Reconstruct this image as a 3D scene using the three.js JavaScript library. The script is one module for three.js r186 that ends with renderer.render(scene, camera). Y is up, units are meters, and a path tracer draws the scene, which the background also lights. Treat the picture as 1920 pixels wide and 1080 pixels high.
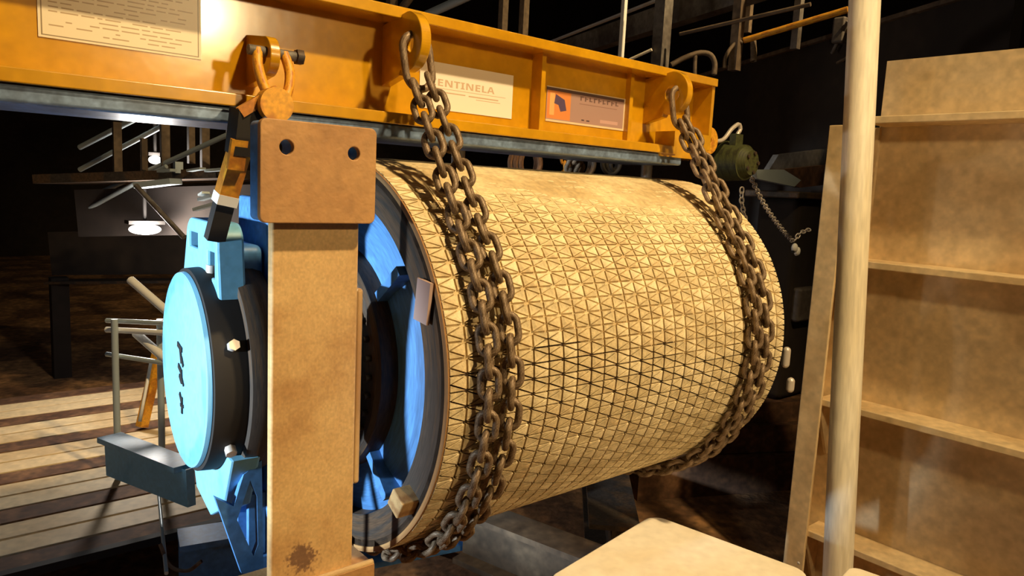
import * as THREE from 'three';
import { mergeGeometries, toCreasedNormals } from 'three/addons/utils/BufferGeometryUtils.js';
import { RoundedBoxGeometry } from 'three/addons/geometries/RoundedBoxGeometry.js';
import { RectAreaLightUniformsLib } from 'three/addons/lights/RectAreaLightUniformsLib.js';
import { ImprovedNoise } from 'three/addons/math/ImprovedNoise.js';

// ------------------------------------------------------------------ camera, sky, light
const V = (x, y, z) => new THREE.Vector3(x, y, z);
const scene = new THREE.Scene();
const FOC = 1370;                                            // focal length in pixels of the 1920 x 1080 frame
const AX = V(2595 - 960, 434 - 540, FOC).normalize();        // drum axis seen by the camera (x right, y down, z forward)
const UPC = V(0.05, -1, -(0.05 * (2595 - 960) - (434 - 540)) / FOC).normalize();
const ZC = new THREE.Vector3().crossVectors(AX, UPC);
const toWorld = (c) => V(AX.dot(c), UPC.dot(c), ZC.dot(c));
const AXIS_Y = 1.2;
const EYE = V(0, AXIS_Y, 0).sub(toWorld(V((632 - 960) / FOC * 1.955, (661.7 - 540) / FOC * 1.955, 1.955)));
const camera = new THREE.PerspectiveCamera(2 * Math.atan(540 / FOC) * 180 / Math.PI, 16 / 9, 0.05, 200);
{
  const r = toWorld(V(1, 0, 0)), u = toWorld(V(0, -1, 0)), b = toWorld(V(0, 0, -1));
  const m = new THREE.Matrix4().makeBasis(r, u, b); m.setPosition(EYE);
  m.decompose(camera.position, camera.quaternion, camera.scale);
}
scene.add(camera);
const rayOf = (px, py) => toWorld(V((px - 960) / FOC, (py - 540) / FOC, 1));
const onX = (px, py, v) => { const r = rayOf(px, py); return EYE.clone().addScaledVector(r, (v - EYE.x) / r.x); };
const onY = (px, py, v) => { const r = rayOf(px, py); return EYE.clone().addScaledVector(r, (v - EYE.y) / r.y); };
const onZ = (px, py, v) => { const r = rayOf(px, py); return EYE.clone().addScaledVector(r, (v - EYE.z) / r.z); };
const far = (px, py, depth) => EYE.clone().addScaledVector(rayOf(px, py), depth);

const renderer = new THREE.WebGLRenderer({ antialias: true });
renderer.toneMapping = THREE.LinearToneMapping;
renderer.toneMappingExposure = 0.88;
renderer.shadowMap.enabled = true;
RectAreaLightUniformsLib.init();
scene.background = new THREE.Color().setRGB(0.013, 0.0105, 0.009);   // night sky over the yard
const WARM = new THREE.Color().setRGB(1.0, 0.72, 0.36), COOL = new THREE.Color().setRGB(0.72, 0.88, 1.0);
const LAMPS = [   // position, aim, colour, candela, source size, half angle of the beam
  { at: V(0.9, 5.1, 2.75), to: V(0.2, 1.35, 0.3), c: WARM, cd: 92, r: 5, cone: 0.72, soft: 1, lab: 'sodium floodlight high on a mast shining down on the drum' },
  { at: V(0.54, 2.58, 2.95), to: V(0.2, 1.7, 0), c: WARM, cd: 9.5, r: 4, cone: 1.0, lab: 'small amber work lamp on a stand in front of the drum' },
  { at: V(3.4, 5.6, 1.9), to: V(4.2, 2.9, -2.2), c: WARM, cd: 130, r: 5, cone: 0.5, soft: 0.8, lab: 'sodium floodlight on a tall mast lighting the overhead walkway' },
  { at: V(-3.6, 1.5, 0.12), to: V(-0.3, 1.16, -0.14), c: COOL, cd: 130, r: 5, cone: 0.2, lab: 'cool white narrow floodlight beyond the bearing end' },
];

// ------------------------------------------------------------------ helpers
let seed = 20517;
const rnd = () => { seed = (seed * 1664525 + 1013904223) >>> 0; return seed / 4294967296; };
const noise = new ImprovedNoise();
const fbm = (x, y, z, o = 4) => { let s = 0, a = 0.5; for (let i = 0; i < o; i++) { s += a * noise.noise(x, y, z); x *= 2.03; y *= 2.03; z *= 2.03; a *= 0.5; } return s; };
const usedNames = new Map();
const numbered = (n) => { const k = usedNames.get(n) || 0; usedNames.set(n, k + 1); return k ? `${n}_${String(k).padStart(3, '0')}` : n; };
function shadow(o) { o.castShadow = true; o.receiveShadow = true; return o; }
function thing(name, label, category, at = V(0, 0, 0), group) {
  const g = new THREE.Group(); g.name = numbered(name); g.position.copy(at);
  g.userData = { label, category }; if (group) g.userData.group = group;
  scene.add(g); return g;
}
function part(name, geo, m, parent, label) {
  const o = shadow(new THREE.Mesh(Array.isArray(geo) ? join(geo) : geo, m)); o.name = name;
  if (label) o.userData.label = label; parent.add(o); return o;
}
function single(name, geo, m, label, category, group) {
  const o = shadow(new THREE.Mesh(Array.isArray(geo) ? join(geo) : geo, m)); o.name = numbered(name);
  o.userData = { label, category }; if (group) o.userData.group = group; scene.add(o); return o;
}
function struct(name, geo, m, label) {
  const o = shadow(new THREE.Mesh(Array.isArray(geo) ? join(geo) : geo, m)); o.name = name;
  o.userData = { kind: 'structure', label, category: name.split('_')[0] }; scene.add(o); return o;
}
function join(list) {
  return mergeGeometries(list.map((g) => { const n = g.index ? g.toNonIndexed() : g; for (const k of Object.keys(n.attributes)) if (!['position', 'normal', 'uv'].includes(k)) n.deleteAttribute(k); return n; }));
}
const box = (x0, x1, y0, y1, z0, z1, r = 0) => {
  const w = x1 - x0, h = y1 - y0, d = z1 - z0;
  const g = r ? new RoundedBoxGeometry(w, h, d, 2, r) : new THREE.BoxGeometry(w, h, d);
  g.translate((x0 + x1) / 2, (y0 + y1) / 2, (z0 + z1) / 2); return metres(g);
};
// uv in metres from the dominant normal
function metres(g) {
  const p = g.attributes.position, n = g.attributes.normal, uv = new Float32Array(p.count * 2);
  for (let i = 0; i < p.count; i++) {
    const a = Math.abs(n.getX(i)), b = Math.abs(n.getY(i)), c = Math.abs(n.getZ(i));
    if (a >= b && a >= c) { uv[2 * i] = p.getZ(i); uv[2 * i + 1] = p.getY(i); }
    else if (b >= c) { uv[2 * i] = p.getX(i); uv[2 * i + 1] = p.getZ(i); }
    else { uv[2 * i] = p.getX(i); uv[2 * i + 1] = p.getY(i); }
  }
  g.setAttribute('uv', new THREE.BufferAttribute(uv, 2)); return g;
}
function fit01(g) { g.computeBoundingBox(); const b = g.boundingBox, p = g.attributes.position, u = g.attributes.uv; for (let i = 0; i < p.count; i++) u.setXY(i, (p.getX(i) - b.min.x) / (b.max.x - b.min.x), (p.getY(i) - b.min.y) / (b.max.y - b.min.y)); return g; }
// a bar between two points: round (radius) or rectangular (w across, h up)
function rod(a, b, r, seg = 10) {
  const d = b.clone().sub(a), L = d.length();
  const g = new THREE.CylinderGeometry(r, r, L, seg); g.translate(0, L / 2, 0);
  g.applyQuaternion(new THREE.Quaternion().setFromUnitVectors(V(0, 1, 0), d.normalize())); g.translate(a.x, a.y, a.z); return g;
}
function bar(a, b, w, h, up = V(0, 1, 0)) {
  const d = b.clone().sub(a), L = d.length(); d.normalize();
  let s = new THREE.Vector3().crossVectors(d, up); if (s.length() < 1e-3) s = V(1, 0, 0); s.normalize();
  const t = new THREE.Vector3().crossVectors(s, d);
  const g = metres(new THREE.BoxGeometry(w, h, L));
  const m = new THREE.Matrix4().makeBasis(s, t, d.clone().negate()); g.applyMatrix4(m);
  const c = a.clone().add(b).multiplyScalar(0.5); g.translate(c.x, c.y, c.z); return g;
}
// cylinder along x from x0 (radius r0) to x1 (radius r1) around the drum axis
function axial(profile, seg = 64, y = AXIS_Y, z = 0) {     // profile: [x, r] list, lathed round the x axis
  const g = new THREE.LatheGeometry(profile.map(([x, r]) => new THREE.Vector2(r, x)), seg);
  g.rotateZ(-Math.PI / 2); g.translate(0, y, z); return toCreasedNormals(g, 0.5);
}
function extrudeX(pts, x0, x1, holes = [], bevel = 0) {    // outline in (z, y), extruded along x
  const s = pts instanceof THREE.Shape ? pts : new THREE.Shape(pts.map(([a, b]) => new THREE.Vector2(a, b)));
  for (const [z, y, r] of holes) { const h = new THREE.Path(); h.absarc(z, y, r, 0, Math.PI * 2, true); s.holes.push(h); }
  const g = new THREE.ExtrudeGeometry(s, { depth: x1 - x0 - 2 * bevel, bevelEnabled: bevel > 0, bevelSize: bevel, bevelThickness: bevel, bevelSegments: 2, curveSegments: 20 });
  g.translate(0, 0, bevel);
  // (z, y, depth) -> world (x = depth, y, z)
  const m = new THREE.Matrix4().set(0, 0, 1, x0, 0, 1, 0, 0, 1, 0, 0, 0, 0, 0, 0, 1);
  g.applyMatrix4(m);                                        // mirrored: flip winding
  const p = g.attributes.position, n = g.attributes.normal, flip = (a) => { const it = a.itemSize, arr = a.array; for (let i = 0; i < arr.length; i += 3 * it) for (let k = 0; k < it; k++) { const t = arr[i + it + k]; arr[i + it + k] = arr[i + 2 * it + k]; arr[i + 2 * it + k] = t; } };
  flip(p); flip(n); flip(g.attributes.uv); g.computeVertexNormals(); return metres(g);
}
function flipWinding(g) { for (const a of [g.attributes.position, g.attributes.normal, g.attributes.uv]) { const it = a.itemSize, arr = a.array; for (let i = 0; i < arr.length; i += 3 * it) for (let k = 0; k < it; k++) { const t = arr[i + it + k]; arr[i + it + k] = arr[i + 2 * it + k]; arr[i + 2 * it + k] = t; } } g.computeVertexNormals(); }
function extrudeZ(pts, z0, z1, holes = [], bevel = 0) {
  const s = pts instanceof THREE.Shape ? pts : new THREE.Shape(pts.map(([a, b]) => new THREE.Vector2(a, b)));
  for (const [x, y, r] of holes) { const h = new THREE.Path(); h.absarc(x, y, r, 0, Math.PI * 2, true); s.holes.push(h); }
  const g = new THREE.ExtrudeGeometry(s, { depth: z1 - z0 - 2 * bevel, bevelEnabled: bevel > 0, bevelSize: bevel, bevelThickness: bevel, bevelSegments: 2, curveSegments: 20 });
  g.translate(0, 0, z0 + bevel); return metres(g);
}
function roundRect(x0, y0, x1, y1, r) {
  const s = new THREE.Shape();
  s.moveTo(x0 + r, y0); s.lineTo(x1 - r, y0); s.absarc(x1 - r, y0 + r, r, -Math.PI / 2, 0); s.lineTo(x1, y1 - r); s.absarc(x1 - r, y1 - r, r, 0, Math.PI / 2);
  s.lineTo(x0 + r, y1); s.absarc(x0 + r, y1 - r, r, Math.PI / 2, Math.PI); s.lineTo(x0, y0 + r); s.absarc(x0 + r, y0 + r, r, Math.PI, Math.PI * 1.5); return s;
}
// ---- textures: grain and patches of matter only
function tex(w, h, fn, srgb = true) {
  const d = new Uint8Array(w * h * 4);
  for (let y = 0; y < h; y++) for (let x = 0; x < w; x++) { const c = fn(x / w, y / h), i = (y * w + x) * 4; d[i] = c[0]; d[i + 1] = c[1]; d[i + 2] = c[2]; d[i + 3] = 255; }
  const t = new THREE.DataTexture(d, w, h); t.wrapS = t.wrapT = THREE.RepeatWrapping; t.magFilter = THREE.LinearFilter; t.minFilter = THREE.LinearMipmapLinearFilter; t.generateMipmaps = true;
  if (srgb) t.colorSpace = THREE.SRGBColorSpace; t.needsUpdate = true; return t;
}
const lat = (x, y, k) => { let h = (x * 374761393 + y * 668265263 + k * 974634777) | 0; h = Math.imul(h ^ (h >>> 13), 1274126177); return ((h ^ (h >>> 16)) >>> 0) / 4294967296 - 0.5; };
const per = (u, v, f, s) => {           // tileable value noise, about -0.5 .. 0.5
  let sum = 0, amp = 0.62, p = Math.max(2, Math.round(f)), k = Math.floor(s * 100);
  for (let o = 0; o < 4; o++) {
    const x = u * p, y = v * p, x0 = Math.floor(x), y0 = Math.floor(y); let fx = x - x0, fy = y - y0; fx = fx * fx * (3 - 2 * fx); fy = fy * fy * (3 - 2 * fy);
    const g = (i, j) => lat((x0 + i) % p, (y0 + j) % p, k + o);
    sum += amp * (g(0, 0) * (1 - fx) * (1 - fy) + g(1, 0) * fx * (1 - fy) + g(0, 1) * (1 - fx) * fy + g(1, 1) * fx * fy); amp *= 0.5; p *= 2;
  }
  return sum;
};
const mixc = (a, b, t) => { t = Math.max(0, Math.min(1, t)); return [a[0] + (b[0] - a[0]) * t, a[1] + (b[1] - a[1]) * t, a[2] + (b[2] - a[2]) * t]; };
const step = (a, b, x) => { const t = Math.max(0, Math.min(1, (x - a) / (b - a))); return t * t * (3 - 2 * t); };
// two-tone patchy surface: base, patch, patch scale, threshold, fleck
function patchy(base, patch, f1, f2, thr, soft, fleck = 0.12, s = 3.1, size = 256) {
  return tex(size, size, (u, v) => {
    const p = step(thr - soft, thr + soft, per(u, v, f1, s)), g = 1 + fleck * per(u, v, f2, s + 9) * 2;
    const c = mixc(base, patch, p); return c.map((k) => Math.max(0, Math.min(255, k * g)));
  });
}
const grain = tex(256, 256, (u, v) => { const g = 128 + 220 * per(u, v, 40, 5.5); const c = Math.max(0, Math.min(255, g)); return [c, c, c]; }, false);
const rep = (t, r) => { const c = t.clone(); c.repeat.set(r, r); c.needsUpdate = true; return c; };
function mat(o) { return new THREE.MeshStandardMaterial({ roughness: 0.7, metalness: 0, side: THREE.DoubleSide, ...o }); }
const postMap = tex(256, 512, (u, v) => {
  const U4 = u * 0.2275, big = per(U4, v, 6, 8.8), mid = per(U4, v, 27, 3.7), fine = per(U4, v, 176, 2.9);
  let c = mixc([216, 180, 124], [182, 140, 90], step(-0.35, 0.5, big + 0.3 * mid));
  const d = Math.hypot((u - 0.36) / 0.16, (v - 0.145) / 0.035) + 1.6 * fine + 1.4 * per(U4, v, 40, 5.1); c = mixc([128, 96, 72], c, step(0.35, 1.25, d));   // scuffed smudge near the foot
  return c.map((k) => Math.max(0, Math.min(255, k * (1 + 0.16 * fine))));
});
const M = {
  yellow: new THREE.MeshPhysicalMaterial({ map: rep(patchy([206, 152, 20], [192, 138, 14], 5, 40, 0.1, 0.2, 0.06), 1.2), roughness: 0.25, clearcoat: 1, clearcoatRoughness: 0.16, side: THREE.DoubleSide, bumpMap: rep(grain, 1.0), bumpScale: 0.0003 }),
  yellowDull: mat({ map: rep(patchy([224, 160, 44], [184, 116, 36], 5, 40, 0.14, 0.12, 0.12), 4), roughness: 0.5 }),
  steelBar: mat({ map: rep(patchy([122, 146, 182], [104, 122, 150], 8, 50, 0.05, 0.2, 0.2), 2), roughness: 0.3, metalness: 0.2 }),
  tile: mat({ map: rep(patchy([226, 210, 172], [206, 186, 144], 5, 30, 0.05, 0.2, 0.14), 3), roughness: 0.75, bumpMap: rep(grain, 8), bumpScale: 0.0008 }),
  tileB: mat({ map: rep(patchy([216, 196, 154], [190, 166, 124], 5, 30, 0.0, 0.2, 0.18, 8.2), 3), roughness: 0.8, bumpMap: rep(grain, 8), bumpScale: 0.0008 }),
  rubber: mat({ map: rep(patchy([84, 64, 46], [58, 44, 32], 5, 30, 0.02, 0.14, 0.3, 6.3), 1.4), roughness: 0.9 }),
  crust: mat({ map: rep(patchy([218, 198, 156], [190, 166, 122], 4, 40, 0.05, 0.25, 0.12, 1.3), 2), roughness: 0.9 }),
  chain: mat({ map: rep(patchy([142, 122, 100], [98, 78, 58], 8, 40, 0.0, 0.2, 0.35, 4.4), 6), roughness: 0.55, metalness: 0.25 }),
  bright: mat({ color: '#d8cec4', roughness: 0.35, metalness: 0.35 }),
  dust: mat({ map: rep(patchy([208, 174, 120], [170, 130, 84], 3, 40, 0.06, 0.3, 0.06, 7.7), 1.1), roughness: 0.62, bumpMap: rep(grain, 4), bumpScale: 0.0006 }),
  dustPlate: mat({ map: rep(patchy([190, 146, 94], [164, 120, 76], 3, 40, 0.0, 0.3, 0.07, 2.2), 1.6), roughness: 0.62, bumpMap: rep(grain, 4), bumpScale: 0.0006 }),
  blue: mat({ map: rep(patchy([126, 190, 222], [106, 172, 210], 4, 40, 0.12, 0.12, 0.06, 9.1), 2), roughness: 0.42 }),
  blueDeep: mat({ map: rep(patchy([78, 132, 190], [66, 112, 164], 4, 40, 0.08, 0.15, 0.14, 5.1), 2), roughness: 0.5 }),
  darkSteel: mat({ map: rep(patchy([62, 54, 48], [84, 64, 46], 5, 40, 0.05, 0.15, 0.25, 3.3), 3), roughness: 0.6, metalness: 0.2 }),
  black: mat({ color: '#1d1815', roughness: 0.75 }),
  beige: mat({ map: rep(patchy([222, 198, 156], [204, 176, 132], 4, 40, 0.08, 0.15, 0.1, 12.1), 1), roughness: 0.6 }),
  cream: mat({ map: rep(patchy([248, 240, 224], [242, 230, 208], 4, 40, 0.08, 0.2, 0.04, 15.1), 1), roughness: 0.5 }),
  pole: mat({ map: rep(patchy([246, 238, 218], [236, 224, 196], 4, 40, 0.1, 0.15, 0.08, 13.1), 1), roughness: 0.4 }),
  ground: mat({ map: rep(patchy([164, 122, 80], [112, 80, 54], 5, 40, 0.02, 0.15, 0.35, 17.1), 0.7), roughness: 0.85, bumpMap: rep(grain, 1.5), bumpScale: 0.004 }),
  timber: mat({ map: rep(patchy([122, 88, 60], [88, 60, 42], 6, 40, 0.0, 0.2, 0.3, 19.1), 1), roughness: 0.8 }),
  greySteel: mat({ map: rep(patchy([112, 106, 100], [86, 78, 72], 5, 40, 0.05, 0.15, 0.2, 21.1), 1), roughness: 0.6 }),
  galv: mat({ color: '#b9c6ca', roughness: 0.4, metalness: 0.3 }),
  brownPost: mat({ map: rep(patchy([112, 94, 74], [86, 70, 54], 5, 40, 0.05, 0.15, 0.2, 23.1), 1), roughness: 0.7 }),
  wallDark: mat({ map: rep(patchy([50, 40, 33], [38, 30, 26], 5, 40, 0.05, 0.15, 0.15, 25.1), 0.4), roughness: 0.9 }),
  olive: mat({ map: rep(patchy([70, 74, 40], [52, 52, 30], 5, 40, 0.05, 0.15, 0.2, 27.1), 3), roughness: 0.55 }),
  white: mat({ color: '#f0eee8', roughness: 0.5 }),
};

// ------------------------------------------------------------------ floodlights outside the frame
for (const L of LAMPS) {
  const t = thing('floodlight', L.lab, 'floodlight', V(L.at.x, 0, L.at.z));
  const dir = L.to.clone().sub(L.at).normalize();
  const q = new THREE.Quaternion().setFromUnitVectors(V(0, 0, 1), dir);
  const h = V(0, L.at.y, 0);
  part('mast', rod(V(0, 0, 0).addScaledVector(dir, -0.16).setY(0), h.clone().addScaledVector(dir, -0.16), 0.03), M.greySteel, t);
  part('base', box(-0.2, 0.2, 0, 0.04, -0.2, 0.2), M.greySteel, t);
  const hg = new RoundedBoxGeometry(0.36, 0.28, 0.12, 2, 0.02); hg.translate(0, 0, -0.075); hg.applyQuaternion(q); hg.translate(h.x, h.y, h.z);
  part('lamp_housing', hg, M.black, t);
  const eg = new THREE.BoxGeometry(0.30, 0.22, 0.008); eg.translate(0, 0, -0.009); eg.applyQuaternion(q); eg.translate(h.x, h.y, h.z);
  part('glass', eg, mat({ color: '#222222', emissive: L.c, emissiveIntensity: 12, roughness: 0.4 }), t);
  const sp = new THREE.SpotLight(L.c, L.cd, 0, L.cone, L.soft || 0.4, 2); sp.position.copy(h).addScaledVector(dir, 0.01); sp.target.position.copy(h).add(dir); t.add(sp, sp.target);
  sp.castShadow = true; sp.shadow.radius = L.r; sp.shadow.mapSize.set(2048, 2048); sp.name = 'light'; sp.target.name = 'aim';
}

// ------------------------------------------------------------------ setting
struct('floor', box(-9, 14, -0.2, 0, -14, 8), M.ground, 'brown dusty yard floor under the drum');
{ // dark shed behind everything
  const b0 = far(1285, 150, 9), b1 = far(1680, 25, 6.2);
  struct('wall_back', box(-9, 14, 0, 7, -14.2, -14), M.wallDark, 'dark far shed wall');
  struct('wall_right', box(13.8, 14, 0, 7, -14, 8), M.wallDark, 'dark shed wall beyond the beige panel');
}

// ------------------------------------------------------------------ drum (conveyor pulley)
const R = 0.52, LEN = 1.358, COLS = 28, ROWS = 90, TH = 0.008;
const drum = thing('conveyor_pulley', 'large conveyor pulley drum with dusty cream grooved tile lagging and blue end', 'pulley');
{
  part('shell', axial([[0.0, R - TH - 0.022], [0.0, R - TH], [LEN, R - TH], [LEN, R - TH - 0.022]], 180), M.rubber, drum, 'dark rubber backing under the tiles');
  part('lagging_edge', axial([[-0.003, R - 0.014], [-0.003, R - 0.001], [0.001, R - 0.001], [0.001, R - 0.014], [-0.003, R - 0.014]], 180), M.dustPlate, drum, 'pale worn edge of the lagging');
  part('end_ring', axial([[0.0, R - 0.014], [0.0, R - 0.095], [0.03, R - 0.10]], 128), M.darkSteel, drum, 'dark brown steel end ring');
  part('end_disc', axial([[0.03, 0.425], [0.008, 0.34], [0.008, 0.12]], 128), M.blueDeep, drum, 'blue painted end disc');
  part('end_disc', axial([[LEN, R - 0.02], [LEN - 0.04, R - 0.05], [LEN - 0.02, 0.1]], 96), M.blueDeep, drum, 'blue painted end disc');
  const hub = part('hub', axial([[0.02, 0.30], [-0.035, 0.295], [-0.045, 0.285], [-0.045, 0.2], [-0.03, 0.195], [-0.03, 0.1]], 96), M.darkSteel, drum, 'brown locking hub with a ring of bolts');
  for (let k = 0; k < 36; k++) {
    const a = k / 36 * Math.PI * 2, g = new THREE.CylinderGeometry(0.0085, 0.0085, 0.016, 6); g.rotateZ(Math.PI / 2);
    g.translate(-0.052, AXIS_Y + Math.cos(a) * 0.262, Math.sin(a) * 0.262); part('hub_bolt', g, M.black, hub);
  }
  part('shaft', axial([[-0.25, 0.0], [-0.25, 0.11], [LEN + 0.35, 0.11], [LEN + 0.35, 0]], 48), M.darkSteel, drum);
  // welded stops and a tag on the end ring
  const q = onX(795, 565, -0.01), w = onX(757, 940, -0.02);
  const tag = box(-0.004, 0.004, -0.047, 0.047, -0.026, 0.026); tag.rotateX(0.12); tag.translate(-0.012, q.y, q.z); part('tag', tag, mat({ color: '#b59a92', roughness: 0.5 }), drum, 'pale rectangular tag on the end ring');
  const blk = new RoundedBoxGeometry(0.05, 0.05, 0.05, 1, 0.004); blk.rotateX(0.5); blk.translate(-0.02, w.y, w.z); part('stop_block', blk, M.dust, drum, 'small steel stop block catching warm light');
  const w2 = onX(712, 985, 0.0);
  for (const a of [0.9, 2.35, 3.35, 5.2]) { const rb = box(-0.02, 0.03, 0.30, 0.42, -0.012, 0.012); rb.rotateX(a); rb.translate(0, AXIS_Y, 0); part('rib', rb, M.blueDeep, drum); }

  // one tile: three raised facets parted by a chevron groove, over a thin base
  const w_ = LEN / COLS, h_ = 2 * Math.PI * R / ROWS;
  function tileGeo(dir) {
    const hw = w_ / 2 - 0.0024, hh = h_ / 2 - 0.0022, g = 0.0015;
    const tri = [
      [[-hw * dir + dir * 0.000, -hh + g * 1.2], [hw * dir - dir * 0.006, 0], [-hw * dir, hh - g * 1.2]],
      [[-hw * dir + dir * 0.004, -hh], [hw * dir, -hh], [hw * dir, -g * 0.9]],
      [[-hw * dir + dir * 0.004, hh], [hw * dir, g * 0.9], [hw * dir, hh]],
    ];
    const P = [], N = [], U = [];
    const push = (a, b, c) => {
      const n = V(...b).sub(V(...a)).cross(V(...c).sub(V(...a))).normalize();
      for (const v of [a, b, c]) { P.push(...v); N.push(n.x, n.y, n.z); U.push(v[0], v[1]); }
    };
    for (let [a, b, c] of tri) {
      const area = (b[0] - a[0]) * (c[1] - a[1]) - (c[0] - a[0]) * (b[1] - a[1]);
      if (area < 0) [b, c] = [c, b];
      const cx = (a[0] + b[0] + c[0]) / 3, cy = (a[1] + b[1] + c[1]) / 3, k = 0.97;
      const up = (p) => [cx + (p[0] - cx) * k, cy + (p[1] - cy) * k, 0], dn = (p) => [p[0], p[1], -TH];
      push(up(a), up(b), up(c));
      for (const [p, s] of [[a, b], [b, c], [c, a]]) { push(dn(p), dn(s), up(s)); push(dn(p), up(s), up(p)); }
    }
    const geo = new THREE.BufferGeometry();
    geo.setAttribute('position', new THREE.Float32BufferAttribute(P, 3)); geo.setAttribute('normal', new THREE.Float32BufferAttribute(N, 3)); geo.setAttribute('uv', new THREE.Float32BufferAttribute(U, 2));
    return geo;
  }
  const base = [tileGeo(-1), tileGeo(1)];
  const variants = base.map((g) => [0, 1, 2, 3].map((k) => { const c = g.clone(), u = c.attributes.uv; for (let i = 0; i < u.count; i++) u.setXY(i, u.getX(i) + k * 0.083, u.getY(i) + k * 0.061); return c; }));
  const all = [], camC = EYE;
  for (let c = 0; c < COLS; c++) for (let r = 0; r < ROWS; r++) {
    const x = (c + 0.5) * w_, a = (r + 0.5) / ROWS * Math.PI * 2;             // a from the top towards the camera side (+z)
    const n = V(0, Math.cos(a), Math.sin(a)), p = V(x, AXIS_Y, 0).addScaledVector(n, R);
    const view = camC.clone().sub(p), d = view.length(); const facing = n.dot(view) / d;
    const hidden = (x < 0.06 || (x > 0.05 && x < 0.2)) ? 0.9 : 1;
    all.push({ x, a, n, p, c, score: facing > 0.05 && a > 0.62 ? facing / (d * d) * hidden : -1 });
  }
  all.sort((p, q) => q.score - p.score);
  const place = (o) => {
    const t = V(0, -Math.sin(o.a), Math.cos(o.a));                            // tangent, downwards on the camera side
    const jitter = 0.0006 * (rnd() - 0.5), X = V(1, 0, 0), Y = new THREE.Vector3().crossVectors(o.n, X);
    const m = new THREE.Matrix4().makeBasis(X, Y, o.n); m.setPosition(o.p.clone().addScaledVector(o.n, jitter)); return m;
  };
  const rest = [];
  all.forEach((o, i) => {
    const v = Math.floor(rnd() * 4), g = variants[o.c % 2][v];
    if (i < 300) { const mesh = shadow(new THREE.Mesh(g, v < 3 ? M.tile : M.tileB)); mesh.name = 'lagging_tile'; place(o).decompose(mesh.position, mesh.quaternion, mesh.scale); drum.add(mesh); }
    else rest.push(g.clone().applyMatrix4(place(o)));
  });
  const bulk = part('lagging_tiles', mergeGeometries(rest), M.tile, drum, 'remaining cream grooved tiles round the drum'); bulk.userData.kind = 'stuff';

  // caked dust filling the grooves on the upper side
  const A0 = -1.0, A1 = 1.95, na = 210, nx = 160, P = [], U = [], I = [];
  for (let i = 0; i <= na; i++) for (let j = 0; j <= nx; j++) {
    const a = A0 + (A1 - A0) * i / na, x = 0.004 + (LEN - 0.008) * j / nx;
    const aa = a + 0.22 * fbm(x * 5, a * 5, 3.3) - 0.16 * x + 0.1, edge = 0.50 * step(0.5, 0.85, aa) + 0.15 * step(0.8, 1.25, aa) + 0.75 * step(1.25, 1.75, aa + 0.25 * fbm(x * 9, a * 9, 5.5));
    const streak = fbm(x * 4, a * 70, 7.1) * 0.0036 + fbm(x * 22, a * 22, 1.1) * 0.001;
    const r = R + 0.0006 + streak * (1 - Math.min(1, edge) * 0.7) - edge * 0.0085;
    P.push(x, AXIS_Y + Math.cos(a) * r, Math.sin(a) * r); U.push(x, a * R);
  }
  for (let i = 0; i < na; i++) for (let j = 0; j < nx; j++) { const k = i * (nx + 1) + j; I.push(k, k + nx + 1, k + 1, k + 1, k + nx + 1, k + nx + 2); }
  const g = new THREE.BufferGeometry(); g.setAttribute('position', new THREE.Float32BufferAttribute(P, 3)); g.setAttribute('uv', new THREE.Float32BufferAttribute(U, 2)); g.setIndex(I); g.computeVertexNormals();
  part('dust_crust', g, M.crust, drum, 'caked pale dust filling the grooves on top').userData.kind = 'stuff';
}

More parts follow.
